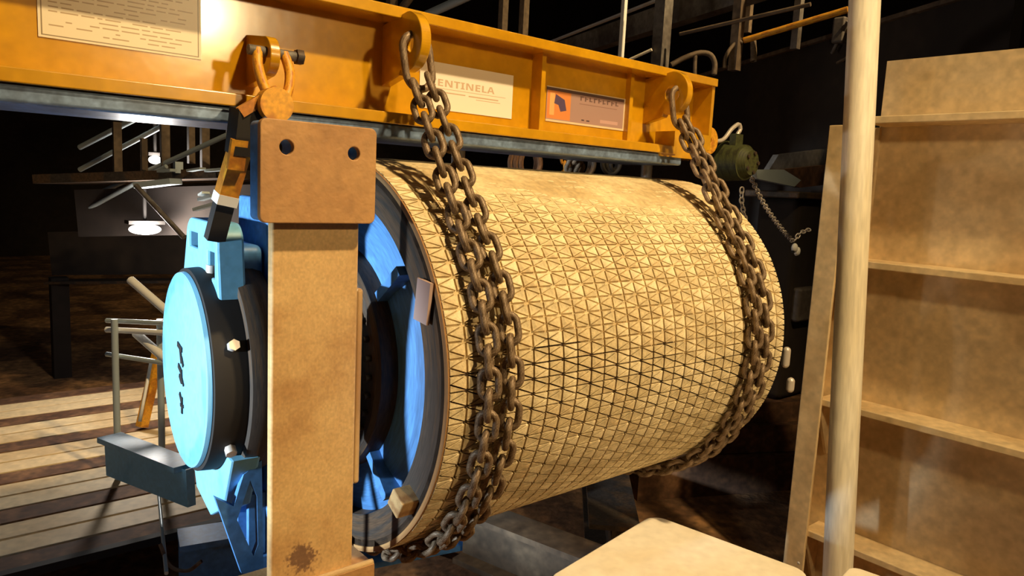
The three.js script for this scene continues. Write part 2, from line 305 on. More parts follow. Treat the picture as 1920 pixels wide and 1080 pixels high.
// ------------------------------------------------------------------ yellow spreader beam
const BZ = 0.14, BT = 2.085, BB = 1.803;
const beam = thing('spreader_beam', 'yellow painted steel spreader beam with lifting lugs hung over the drum', 'beam');
{
  const X0 = -2.6, X1 = 1.41, ft = 0.028;
  part('top_flange', box(X0, X1, BT - ft, BT, -BZ, BZ, 0.003), M.yellow, beam);
  part('bottom_flange', box(X0, X1 - 0.21, BB, BB + ft, -BZ, BZ, 0.003), M.yellow, beam);
  let web; for (const s of [-1, 1]) web = part('web', box(X0, X1, BB + ft, BT - ft, s * 0.044 - 0.006, s * 0.044 + 0.006), M.yellow, beam);
  part('runner_bar', box(X0, 1.25, BB - 0.036, BB - 0.0005, -0.125, 0.128, 0.008), M.steelBar, beam, 'blue grey steel runner bar under the beam');
  for (const [x, d] of [[onZ(1018, 170, 0.095).x, 0.095], [onZ(1183, 220, 0.075).x, 0.072], [1.40, 0.13]]) for (const s of [-1, 1]) part('stiffener', box(x - 0.008, x + 0.008, BB + ft, BT - ft, s > 0 ? 0.05 : -d, s > 0 ? d : -0.05), M.yellow, beam);
  part('end_block', extrudeZ([[1.12, BB - 0.01], [1.385, BB - 0.01], [1.385, BB + 0.08], [1.19, BB + 0.08], [1.19, BB + 0.026], [1.12, BB + 0.026]], -0.13, 0.135), M.yellow, beam);
  // end lug with a hole for the chain hoist
  const lug = new THREE.Shape(); lug.moveTo(1.38, 1.83); lug.lineTo(1.56, 1.83); lug.absarc(1.56, 1.88, 0.05, -Math.PI / 2, Math.PI / 2); lug.lineTo(1.38, 1.93);
  part('end_lug', extrudeZ(lug, -0.02, 0.02, [[1.56, 1.88, 0.014]], 0.002), M.yellowDull, beam, 'yellow end lug with a round hole');
  // padeyes on both faces
  for (const x of [0.10, 1.13]) for (const s of [1, -1]) {
    const sh = new THREE.Shape(); const cz = 0.162, cy = 2.0, r = 0.068;
    sh.moveTo(0.05 * s, 1.905); sh.lineTo(s * (cz - 0.03), 1.925); sh.absarc(s * cz, cy, r, s > 0 ? -Math.PI * 0.62 : Math.PI * 1.62, s > 0 ? Math.PI / 2 : Math.PI / 2, s < 0); sh.lineTo(0.05 * s, cy + r * 0.75);
    part('padeye', extrudeX(sh, x - 0.014, x + 0.014, [[s * (cz + 0.006), cy - 0.005, 0.03]], 0.003), M.yellow, beam, 'rounded lifting lug with a hole');
  }
  { const sh = new THREE.Shape(); sh.moveTo(0.05, 1.86); sh.lineTo(0.15, 1.875); sh.absarc(0.15, 1.915, 0.04, -Math.PI / 2, Math.PI / 2); sh.lineTo(0.05, 1.97);
    part('padeye', extrudeX(sh, -0.262, -0.24, [[0.15, 1.915, 0.018]], 0.002), M.yellow, beam); }
  // printed plates on the web
  const label = (x0, x1, y0, y1, W, H, draw, name, lab) => {
    const c = document.createElement('canvas'); c.width = W; c.height = H; const k = c.getContext('2d'); draw(k, W, H);
    const t = new THREE.CanvasTexture(c); t.colorSpace = THREE.SRGBColorSpace; t.magFilter = THREE.LinearFilter;
    const g = new THREE.BoxGeometry(x1 - x0, y1 - y0, 0.002); g.translate((x0 + x1) / 2, (y0 + y1) / 2, 0.0512);
    part(name, g, mat({ map: t, roughness: 0.35 }), web, lab);
  };
  const A = onZ(962, 142, 0.05), B = onZ(965, 224, 0.05), C = onZ(800, 130, 0.05);
  label(0.20, A.x, onZ(965, 224, 0.05).y, onZ(962, 142, 0.05).y, 512, 320, (k, W, H) => {
    k.fillStyle = '#efe6d8'; k.fillRect(0, 0, W, H); k.fillStyle = '#e4d7c0'; k.fillRect(0, 0, W, 74);
    k.fillStyle = '#c9ae94'; k.font = 'bold 66px sans-serif'; k.fillText('CENTINELA', 44, 158); k.fillRect(30, 172, 440, 4); k.font = '17px sans-serif'; k.fillRect(50, 194, 190, 8); k.fillRect(258, 196, 170, 9); k.fillRect(300, 216, 140, 5);
  }, 'name_plate', 'pale name plate with faint lettering and a rule');
  const D0 = onZ(1025, 165, 0.05), D1 = onZ(1170, 245, 0.05);
  label(D0.x, D1.x, onZ(1170, 246, 0.05).y, onZ(1030, 161, 0.05).y, 512, 300, (k, W, H) => {
    k.fillStyle = '#d8c8a8'; k.fillRect(0, 0, W, H); k.fillStyle = '#a88a84'; k.fillRect(0, 8, W - 16, H - 26);
    k.fillStyle = '#5e4a4a'; k.fillRect(0, 8, W - 16, 26); k.fillStyle = '#d98a4e'; k.fillRect(4, 34, 142, 240); k.fillStyle = '#e6b070'; k.fillRect(20, 52, 28, 190);
    k.fillStyle = '#5a4a68'; k.beginPath(); k.moveTo(54, 60); k.lineTo(108, 100); k.lineTo(122, 190); k.lineTo(86, 206); k.lineTo(72, 150); k.lineTo(46, 140); k.fill();
    k.fillStyle = '#6e5654'; for (let i = 0; i < 9; i++) { k.fillRect(204 + i * 29, 44 + (i % 2) * 3, 9, 38); k.fillRect(204 + i * 29, 44 + (i * 7 % 3) * 14, 21, 9); } k.fillStyle = '#8a6a66'; k.fillRect(200, 108, 250, 6); k.fillStyle = '#4e4048'; k.fillRect(218, 246, 18, 12); k.fillRect(250, 248, 20, 12); k.fillStyle = '#c4a09a'; k.fillRect(340, 226, 120, 30);
  }, 'name_plate', 'mauve name plate with an orange emblem');
  const E0 = onZ(376, 24, 0.05), E1 = onZ(374, 112, 0.05);
  label(E0.x - 0.30, E0.x, E1.y, 2.055, 512, 300, (k, W, H) => {
    k.fillStyle = '#e9dcc0'; k.fillRect(0, 0, W, H); k.strokeStyle = '#8d7a5c'; k.lineWidth = 4; k.strokeRect(10, 10, W - 20, H - 20);
    k.fillStyle = '#b49a76';
    for (let i = 0; i < 15; i++) { const y = 28 + i * 17; let x = 30; while (x < 450) { const w = 14 + rnd() * 46; if (rnd() < 0.66) k.fillRect(x, y, w, 5); x += w + 9; } }
  }, 'data_plate', 'pale data plate with rows of small print');
}

// ------------------------------------------------------------------ chains
class LinkCurve extends THREE.Curve {
  constructor(len, wid) { super(); this.a = len / 2 - wid / 2; this.r = wid / 2; this.P = 4 * this.a + 2 * Math.PI * this.r; }
  getPoint(t, o = new THREE.Vector3()) {
    let s = (t % 1) * this.P; const { a, r } = this;
    if (s < 2 * a) return o.set(r, -a + s, 0); s -= 2 * a;
    if (s < Math.PI * r) { const k = s / r; return o.set(Math.cos(k) * r, a + Math.sin(k) * r, 0); } s -= Math.PI * r;
    if (s < 2 * a) return o.set(-r, a - s, 0); s -= 2 * a;
    const k = s / r; return o.set(-Math.cos(k) * r, -a - Math.sin(k) * r, 0);
  }
}
const linkGeo = (len, wid, d, seg = 26, rad = 8) => new THREE.TubeGeometry(new LinkCurve(len - d, wid - d), seg, d / 2, rad, true);
// links along a polyline; every link is a child of the chain
function chainAlong(t, pts, pitch, geo, material, twist = Math.PI / 4, ref = V(1, 0, 0)) {
  const cum = [0]; for (let i = 1; i < pts.length; i++) cum.push(cum[i - 1] + pts[i].distanceTo(pts[i - 1]));
  const total = cum[cum.length - 1]; let i = 1;
  for (let k = 0; (k + 0.5) * pitch < total; k++) {
    const s = (k + 0.5) * pitch; while (cum[i] < s) i++;
    const f = (s - cum[i - 1]) / (cum[i] - cum[i - 1]), p = pts[i - 1].clone().lerp(pts[i], f), d = pts[i].clone().sub(pts[i - 1]).normalize();
    const side = new THREE.Vector3().crossVectors(d, ref).normalize(), fr = new THREE.Vector3().crossVectors(side, d);
    const m = new THREE.Matrix4().makeBasis(fr, d, new THREE.Vector3().crossVectors(fr, d));
    const o = shadow(new THREE.Mesh(geo, material)); o.name = 'chain_link'; o.position.copy(p);
    o.quaternion.setFromRotationMatrix(m).multiply(new THREE.Quaternion().setFromAxisAngle(V(0, 1, 0), (k % 2 ? 1 : -1) * twist + (rnd() - 0.5) * 0.16)); t.add(o);
  }
}
const slingGeo = linkGeo(0.082, 0.056, 0.0165);
function slingPath(x, xTop, topZ, topY, rr) {
  const c = V(x, AXIS_Y, 0), D = Math.hypot(topZ, topY - AXIS_Y), th0 = Math.atan2(topZ, topY - AXIS_Y), al = Math.acos(rr / D), pts = [];
  const a0 = th0 + al, at = (a) => V(x, AXIS_Y + Math.cos(a) * rr, Math.sin(a) * rr);
  const S = V(xTop, topY, topZ), C = at(a0);
  for (let i = 0; i < 24; i++) pts.push(S.clone().lerp(C, i / 24));
  const a1 = 2 * Math.PI - a0; for (let i = 0; i <= 90; i++) pts.push(at(a0 + (a1 - a0) * i / 90));
  const E = V(xTop, topY, -topZ), F = pts[pts.length - 1].clone(); for (let i = 1; i <= 24; i++) pts.push(F.clone().lerp(E, i / 24));
  return pts;
}
const slings = [
  [0.088, 0.088, 1.895, 'left strand', 'rusty chain strand round the bearing end of the drum, next to the blue end'],
  [0.152, 0.128, 1.915, 'right strand', 'rusty chain strand round the bearing end of the drum, inner of the pair'],
];
for (const [x, xt, y, , lab] of slings) { const t = thing('lifting_chain', lab, 'chain', V(0, 0, 0), 'chain slings round the drum'); chainAlong(t, slingPath(x, xt, 0.205, y, 0.547), 0.0485, slingGeo, M.chain); }
for (const [x, xt, y, lab] of [[1.135, 1.125, 1.90, 'dusty chain strand round the far end of the drum, inner of the pair'], [1.197, 1.15, 1.915, 'dusty chain strand round the far end of the drum, outer of the pair']]) {
  const t = thing('lifting_chain', lab, 'chain', V(0, 0, 0), 'chain slings round the drum'); chainAlong(t, slingPath(x, xt, 0.205, y, 0.547), 0.0485, slingGeo, M.chain);
}
// master links through the padeyes
const masterGeo = linkGeo(0.15, 0.095, 0.019, 36, 10);
for (const [x, lab] of [[0.10, 'oval master link hanging in the lug above the bearing end'], [1.13, 'oval master link hanging in the lug above the far end']]) for (const s of [1, -1]) {
  const g = masterGeo.clone(); g.rotateZ(0.12); g.rotateX(-0.12 * s); g.translate(x + 0.004, 1.952, 0.19 * s);
  single('master_link', g, x < 0.5 ? M.chain : M.chain, lab + (s > 0 ? '' : ', on the back face'), 'chain link');
}

// ------------------------------------------------------------------ bearing bracket
const bracket = thing('mounting_bracket', 'dusty tan steel bracket post with a two hole plate in front of the bearing', 'bracket');
{
  const hole1 = onZ(538, 276, 0.36), hole2 = onZ(664, 288, 0.36);
  part('face_plate', extrudeZ(roundRect(-0.347, 1.571, -0.101, 1.767, 0.012), 0.345, 0.36, [[hole1.x, hole1.y, 0.0165], [hole2.x, hole2.y, 0.0155]], 0.002), M.dustPlate, bracket, 'tan plate with two round holes');
  const bs = roundRect(-0.345, 1.573, -0.103, 1.765, 0.01);
  part('backing_plate', extrudeZ(bs, 0.300, 0.3448, [[hole1.x, hole1.y, 0.0165], [hole2.x, hole2.y, 0.0155]], 0.001), M.blueDeep, bracket, 'blue painted back of the plate');
  part('post', fit01(box(-0.309, -0.113, 0.70, 1.5725, 0.296, 0.318, 0.006)), mat({ map: postMap, roughness: 0.62, bumpMap: grain, bumpScale: 0.0005 }), bracket, 'dusty tan upright');
  part('side_rib', box(-0.106, -0.088, 0.96, 1.42, 0.235, 0.30, 0.008), M.dust, bracket);
  part('foot', extrudeZ([[-0.36, 0.56], [-0.07, 0.56], [-0.07, 0.775], [-0.36, 0.775]], 0.22, 0.345), M.dustPlate, bracket, 'brown foot block under the upright');
  const wl = [[-0.36, 0.776], [-0.07, 0.776]].map(([x, y]) => V(x, y, 0.335)); part('weld_bead', rod(wl[0], wl[1], 0.008, 8), M.dust, bracket);
  part('leg', box(-0.35, -0.08, 0, 0.5595, 0.23, 0.33), M.blueDeep, bracket);
}

// ------------------------------------------------------------------ blue bearing housing
const housing = thing('bearing_housing', 'bright blue bearing housing with a round end cover and bolted black ring', 'bearing housing');
{
  const grp = [];
  const add = (n, g, m, l) => { const o = part(n, g, m, housing, l); grp.push(o); return o; };
  const cover = add('end_cover', axial([[-0.39, 0.0], [-0.39, 0.222], [-0.387, 0.228], [-0.378, 0.230], [-0.376, 0.228]], 96), M.blue, 'light blue round end cover');
  // black marks written on the cover
  const mk = [];
  const stroke = (z0, y0, z1, y1, w) => mk.push(bar(V(-0.3915, AXIS_Y + y0, z0), V(-0.3915, AXIS_Y + y1, z1), w, 0.003, V(1, 0, 0)));
  stroke(-0.035, 0.055, 0.01, 0.048, 0.012); stroke(-0.01, 0.05, 0.004, 0.016, 0.012); stroke(0.004, 0.03, 0.02, 0.012, 0.01);
  stroke(-0.03, 0.004, 0.0, -0.006, 0.012); stroke(0.0, 0.0, 0.004, -0.034, 0.012); stroke(-0.02, -0.018, 0.0, -0.03, 0.01); stroke(0.006, -0.02, 0.022, -0.034, 0.006);
  stroke(-0.02, -0.062, 0.006, -0.084, 0.01); stroke(0.004, -0.066, 0.002, -0.106, 0.01); stroke(-0.012, -0.088, 0.016, -0.086, 0.008);
  for (const g of mk) { const o = part('painted_mark', g, M.black, cover); }
  const rim = add('cover_rim', axial([[-0.377, 0.226], [-0.375, 0.238], [-0.35, 0.240], [-0.32, 0.240], [-0.305, 0.240]], 96), M.black, 'black greasy cover ring');
  for (const [a, r] of [[1.16, 0.238], [2.18, 0.238], [0.2, 0.238], [3.3, 0.238], [4.3, 0.238], [5.3, 0.238]]) {
    const g = new THREE.CylinderGeometry(0.0125, 0.0125, 0.024, 6); g.rotateX(a); g.translate(-0.335, AXIS_Y + Math.cos(a) * (r + 0.008), Math.sin(a) * (r + 0.008));
    part('cover_bolt', g, M.bright, rim);
  }
  add('flange_ring', axial([[-0.305, 0.243], [-0.303, 0.258], [-0.285, 0.262], [-0.255, 0.262], [-0.235, 0.255]], 96), M.darkSteel, 'worn brown flange ring');
  // cast body: outline in (z, y)
  const body = new THREE.Shape();
  body.moveTo(-0.09, 0.74); body.lineTo(0.08, 0.74); body.quadraticCurveTo(0.10, 0.92, 0.145, 0.997); body.absarc(0, AXIS_Y, 0.25, -0.95, 0.95);
  body.quadraticCurveTo(0.11, 1.44, 0.10, 1.50); body.lineTo(0.09, 1.60); body.lineTo(-0.12, 1.60); body.quadraticCurveTo(-0.13, 1.46, -0.145, 1.403);
  body.absarc(0, AXIS_Y, 0.25, Math.PI - 0.95, Math.PI + 0.95); body.quadraticCurveTo(-0.11, 0.92, -0.09, 0.74);
  add('cast_body', extrudeX(body, -0.225, -0.075, [], 0.008), M.blueDeep);
  // top lifting block with cast pockets
  const top = new THREE.Shape(); top.moveTo(-0.20, 1.36); top.lineTo(0.15, 1.36); top.lineTo(0.13, 1.49); top.absarc(0.085, 1.50, 0.045, 0, Math.PI / 2); top.lineTo(-0.09, 1.545); top.absarc(-0.10, 1.50, 0.045, Math.PI / 2, Math.PI); top.lineTo(-0.20, 1.36);
  const hs = [[-0.055, 1.495, 0.028], [0.085, 1.455, 0.03]];
  const rectHole = (s, z0, y0, z1, y1) => { const h = new THREE.Path(); h.moveTo(z0, y0); h.lineTo(z0, y1); h.lineTo(z1, y1); h.lineTo(z1, y0); h.closePath(); s.holes.push(h); };
  rectHole(top, -0.13, 1.475, -0.03, 1.522); rectHole(top, 0.05, 1.42, 0.12, 1.49);
  add('lifting_block', extrudeX(top, -0.345, -0.285, [], 0.006), M.blue);
  add('neck', box(-0.29, -0.226, 0.90, 1.50, -0.13, 0.09, 0.02), M.blueDeep);
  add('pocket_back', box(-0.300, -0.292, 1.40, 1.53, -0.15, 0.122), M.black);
  const bot = new THREE.Shape(); bot.moveTo(-0.20, 1.03); bot.lineTo(-0.11, 0.86); bot.lineTo(0.02, 0.84); bot.lineTo(0.13, 0.90); bot.lineTo(0.2, 1.03); bot.lineTo(-0.20, 1.03);
  add('lower_block', extrudeX(bot, -0.335, -0.27, [], 0.006), M.blue);
  for (const z of [-0.12, 0.0, 0.09]) add('gusset', extrudeX([[z - 0.01, 0.745], [z + 0.01, 0.745], [z + 0.01, 0.90], [z - 0.01, 0.90]], -0.265, -0.226), M.blueDeep);
  {
    const q = (px, py) => { const k = onZ(px, py, 0.19); return [k.x, k.y]; };
    const st = new THREE.Shape([[418, 935], [452, 950], [470, 890], [503, 862], [506, 1075], [466, 1075]].map(([a, b]) => new THREE.Vector2(...q(a, b))));
    const hole = new THREE.Path(); const hp = [[458, 975], [488, 1042], [496, 1020], [494, 930], [482, 900]].map(([a, b]) => q(a, b)); hole.moveTo(...hp[0]); for (const k of hp.slice(1)) hole.lineTo(...k); hole.closePath(); st.holes.push(hole);
    add('strut_plate', extrudeZ(st, 0.172, 0.19), M.blueDeep);
  }
  add('base_flange', box(-0.24, -0.06, 0.68, 0.7395, -0.12, 0.11), M.blueDeep);
  // the bearing sits a few degrees out of line with the shaft
  const pv = V(-0.2, AXIS_Y, 0), q = new THREE.Quaternion().setFromAxisAngle(V(0, 1, 0), -4 * Math.PI / 180);
  for (const o of grp) { o.position.copy(pv.clone().multiplyScalar(-1).applyQuaternion(q).add(pv)); o.quaternion.copy(q); }
}

// ------------------------------------------------------------------ lashing between beam and bearing
{
  const sh = thing('bow_shackle', 'yellow bow shackle with a grey pin in the beam lug above the bracket', 'shackle');
  const c = new THREE.CatmullRomCurve3([V(-0.251, 1.925, 0.185), V(-0.251, 1.905, 0.225), V(-0.25, 1.86, 0.235), V(-0.248, 1.825, 0.215), V(-0.25, 1.83, 0.18), V(-0.251, 1.87, 0.165), V(-0.251, 1.9, 0.16)]);
  const bow = (x) => new THREE.TubeGeometry(new THREE.CatmullRomCurve3([V(x - 0.03, 1.925, 0.165), V(x - 0.034, 1.88, 0.185), V(x - 0.02, 1.832, 0.2), V(x, 1.818, 0.205), V(x + 0.02, 1.832, 0.2), V(x + 0.034, 1.88, 0.185), V(x + 0.03, 1.925, 0.165)]), 40, 0.011, 10);
  part('bow', bow(-0.251), M.yellowDull, sh); const pin = part('pin', rod(V(-0.30, 1.922, 0.165), V(-0.195, 1.922, 0.165), 0.011), M.greySteel, sh, 'grey shackle pin'); part('pin_head', rod(V(-0.195, 1.922, 0.165), V(-0.18, 1.922, 0.165), 0.017, 6), M.darkSteel, pin);

  const h = thing('lever_tensioner', 'worn yellow and black tensioner strapped from the shackle to the bearing', 'tensioner');
  const Z = (px, py, z) => onZ(px, py, z);
  const a = Z(528, 185, 0.22), b = Z(470, 225, 0.20), c2 = Z(450, 300, 0.17), d = Z(433, 350, 0.15), e = Z(420, 388, 0.13), f = Z(398, 455, 0.11);
  const disc = new THREE.CylinderGeometry(0.036, 0.036, 0.034, 28); disc.rotateX(Math.PI / 2); const dc = Z(514, 197, 0.215); disc.translate(dc.x, dc.y, dc.z); metres(disc);
  part('hook_block', disc, M.yellowDull, h, 'round yellow block');
  part('hook_arm', bar(Z(518, 170, 0.2), Z(448, 212, 0.19), 0.04, 0.022), M.yellowDull, h);
  part('ratchet_housing', bar(Z(462, 205, 0.18), Z(452, 290, 0.165), 0.05, 0.06, V(0, 0, 1)), M.black, h, 'black ratchet housing');
  part('ratchet_plate', bar(Z(449, 262, 0.195), Z(441, 318, 0.18), 0.034, 0.012, V(0, 0, 1)), M.yellowDull, h);
  part('sleeve', bar(Z(448, 285, 0.16), Z(424, 366, 0.135), 0.04, 0.04, V(0, 0, 1)), M.yellowDull, h, 'worn orange sleeve');
  part('band', bar(Z(425, 364, 0.135), Z(420, 382, 0.13), 0.043, 0.043, V(0, 0, 1)), M.white, h, 'pale tape band');
  part('strap', bar(Z(420, 381, 0.13), Z(402, 450, 0.11), 0.038, 0.03, V(0, 0, 1)), M.black, h, 'dark lashing strap');
}

// ------------------------------------------------------------------ chain hoist at the beam end
{
  const h = thing('chain_hoist', 'olive green chain hoist hanging by the beam end lug', 'hoist');
  const o = onZ(1378, 305, 0), s = 1.0;
  const bodyG = new THREE.CylinderGeometry(0.072, 0.078, 0.10, 26); bodyG.rotateX(Math.PI / 2); bodyG.translate(o.x, o.y, 0.0); part('gear_case', bodyG, M.olive, h);
  const cap = new THREE.CylinderGeometry(0.05, 0.066, 0.03, 22); cap.rotateX(Math.PI / 2); cap.translate(o.x, o.y, 0.064); part('case_cover', cap, M.olive, h);
  const wh = new THREE.TorusGeometry(0.066, 0.016, 10, 28); wh.translate(o.x + 0.05, o.y + 0.012, -0.075); part('hand_wheel', wh, M.olive, h);
  for (let k = 0; k < 5; k++) { const a = k / 5 * 6.283, g = rod(V(o.x + Math.cos(a) * 0.04, o.y + Math.sin(a) * 0.04, 0.078), V(o.x + Math.cos(a) * 0.04, o.y + Math.sin(a) * 0.04, 0.086), 0.008, 6); part('cover_bolt', g, M.darkSteel, h); }
  part('top_yoke', bar(V(o.x - 0.005, o.y + 0.065, 0), V(o.x - 0.005, o.y + 0.115, 0), 0.05, 0.03, V(0, 0, 1)), M.olive, h);
  const hook = new THREE.TubeGeometry(new THREE.CatmullRomCurve3([V(o.x - 0.005, o.y + 0.105, 0), V(o.x + 0.004, o.y + 0.12, 0), V(o.x + 0.018, o.y + 0.135, 0), V(o.x + 0.005, o.y + 0.155, 0), V(o.x - 0.04, o.y + 0.135, 0), V(o.x - 0.1, o.y + 0.085, 0), V(1.56, 1.88, 0)]), 30, 0.0085, 8); part('hook', hook, M.bright, h);
  const small = linkGeo(0.034, 0.025, 0.0065, 16, 6);
  const run = (name, lab, P) => { const t = thing(name, lab, 'chain'); const c = new THREE.CatmullRomCurve3(P); chainAlong(t, c.getSpacedPoints(90), 0.0215, small, M.bright, Math.PI / 4, V(0.3, 0.2, 1)); return t; };
  run('hand_chain', 'thin bright chain sloping from the hoist to its hook', [onZ(1399, 312, -0.02), onZ(1430, 378, -0.06), onZ(1462, 425, -0.1), onZ(1486, 452, -0.14)]);
  run('hand_chain', 'thin chain end rising from the bright hook toward the beige panel', [onZ(1489, 452, -0.14), onZ(1500, 438, -0.13), onZ(1518, 430, -0.12)]);
  run('hand_chain', 'thin chain hanging straight down below the hoist', [onZ(1391, 352, -0.03), onZ(1391, 380, -0.03), onZ(1397, 410, -0.03)]);
  const hk = thing('swivel_hook', 'shiny round swivel block at the low point of the thin chain', 'hook'); const p = onZ(1492, 467, -0.14);
  const b1 = new THREE.SphereGeometry(0.019, 18, 12); b1.scale(1, 1.25, 0.8); b1.translate(p.x - 0.012, p.y + 0.006, p.z); const b2 = b1.clone(); b2.translate(0.028, -0.018, 0);
  part('cheek', b1, M.white, hk); part('cheek', b2, M.white, hk); part('bolt', rod(V(p.x - 0.03, p.y - 0.014, p.z), V(p.x + 0.036, p.y + 0.002, p.z), 0.008), M.black, hk);
}

{
  const t = thing('slack_chain', 'bright brass coloured chain hanging in the gap between beam and drum', 'chain');
  chainAlong(t, [onZ(1057, 240, -0.75), onZ(1059, 300, -0.75), onZ(1062, 420, -0.75)], 0.04, linkGeo(0.066, 0.046, 0.014, 18, 6), M.yellowDull);
  const z = -0.8, f = thing('rigging_frame', 'dark pipe rack behind the drum carrying slack chain and hoses', 'rack');
  const a = onZ(860, 272, z), b = onZ(1215, 282, z); a.y = b.y = 2.05;
  part('top_pipe', rod(a, b, 0.03), M.darkSteel, f); part('leg', rod(V(a.x, 0, z), a, 0.03), M.darkSteel, f); part('leg', rod(V(b.x, 0, z), b, 0.03), M.darkSteel, f);
  for (const [px, r, m, lab] of [[985, 0.075, M.timber, 'brown hose coil hung behind the drum, nearest the first chain'], [1090, 0.07, M.darkSteel, 'dark hose coil hung behind the drum beside the brass chain'], [1146, 0.05, M.black, 'black hose coil hung behind the drum, farthest from the first chain']]) {
    const c = onZ(px, 306, z + 0.05); const g = thing('hose_coil', lab, 'hose');
    for (let k = 0; k < 3; k++) part('turn', new THREE.TorusGeometry(r - k * 0.006, 0.013, 8, 30).rotateY(0.25 * (k - 1)).translate(c.x + 0.01 * k, c.y, c.z), m, g);
    part('hanger', rod(V(c.x, c.y + r, c.z), V(c.x, 2.06, z + 0.035), 0.005, 6), M.darkSteel, g);
  }
}
// ------------------------------------------------------------------ beige ribbed panel, pole and tables on the right
{
  const t = thing('ribbed_steel_panel', 'beige painted steel panel with wide horizontal ribs behind the pale pole', 'steel panel');
  part('back_sheet', box(2.15, 2.17, 0, 2.23, 0.40, 2.4), M.beige, t);
  part('end_flange', box(2.0, 2.15, 0, 1.97, 0.275, 0.30, 0.004), M.beige, t);
  part('face_flange', box(1.985, 2.0, 0, 1.97, 0.275, 0.365, 0.004), M.beige, t);
  part('inner_sheet', box(2.13, 2.15, 0, 1.97, 0.30, 0.41), M.beige, t);
  for (const y of [0.29, 0.862, 1.446, 2.0]) {
    part('rib', box(2.0, 2.15, y - 0.028, y, y > 1.9 ? 0.42 : 0.34, 2.4, 0.004), M.beige, t);
    if (y < 1.9) { const g = extrudeZ([[2.0, y - 0.03], [2.13, y - 0.03], [2.13, y - 0.26], [2.11, y - 0.26]], 0.34, 0.352); part('gusset', g, M.beige, t); }
  }
  part('bolt', new THREE.SphereGeometry(0.012, 12, 8).translate(1.995, 0.14, 0.345), M.white, t);

  const p0 = V(1.75, 0, 0.632), p1 = V(1.75, 2.75, 0.452);
  const pole = thing('handrail_pole', 'thick cream painted tube standing in front of the beige panel', 'pole');
  part('tube', rod(p0, p1, 0.052, 40), M.pole, pole); const fl = new THREE.CylinderGeometry(0.1, 0.1, 0.015, 28); fl.translate(1.75, 0.0075, 0.632); part('base_flange', fl, M.pole, pole);

  const table = (name, A, ux, uz, w, d, r, label) => {
    const g = thing(name, label, 'table', V(0, 0, 0), 'cream plastic tables');
    const s = roundRect(0, 0, w, d, r), y = A.y;
    const eg = new THREE.ExtrudeGeometry(s, { depth: 0.018, bevelEnabled: true, bevelSize: 0.008, bevelThickness: 0.008, bevelSegments: 4, curveSegments: 16 });
    const m = new THREE.Matrix4().makeBasis(ux, uz, V(0, 1, 0)); const lh = m.determinant() < 0; eg.applyMatrix4(m); if (lh) flipWinding(eg); eg.translate(A.x, y - 0.026, A.z);
    part('table_top', metres(eg), M.cream, g);
    for (const [a, b] of [[0.06, 0.06], [w - 0.06, 0.06], [0.06, d - 0.06], [w - 0.06, d - 0.06]]) { const c = V(A.x, 0, A.z).addScaledVector(ux, a).addScaledVector(uz, b); part('leg', new THREE.CylinderGeometry(0.022, 0.016, y - 0.03, 12).translate(c.x, (y - 0.03) / 2, c.z), M.cream, g); }
    return g;
  };
  const y = 0.52, A = onY(1226, 966, y), B = onY(1475, 1058, y), C = onY(1160, 1042, y);
  const ux = B.clone().sub(A).normalize(); const uz = V(ux.z, 0, -ux.x).negate(); if (uz.dot(C.clone().sub(A)) < 0) uz.negate();
  const g = table('plastic_table', A, ux, uz, B.distanceTo(A) + 0.07, 0.62, 0.05, 'cream rounded plastic table in front of the steel cradle');
  const C2 = onY(1148, 1046, y - 0.03); part('clip', metres(new RoundedBoxGeometry(0.05, 0.02, 0.07, 2, 0.004)).translate(C2.x + 0.005, C2.y, C2.z), M.cream, g);
  const A2 = onY(1598, 1062, y); table('plastic_table', A2, ux, uz, 0.5, 0.5, 0.03, 'cream rounded plastic table at the foot of the pale pole');
}

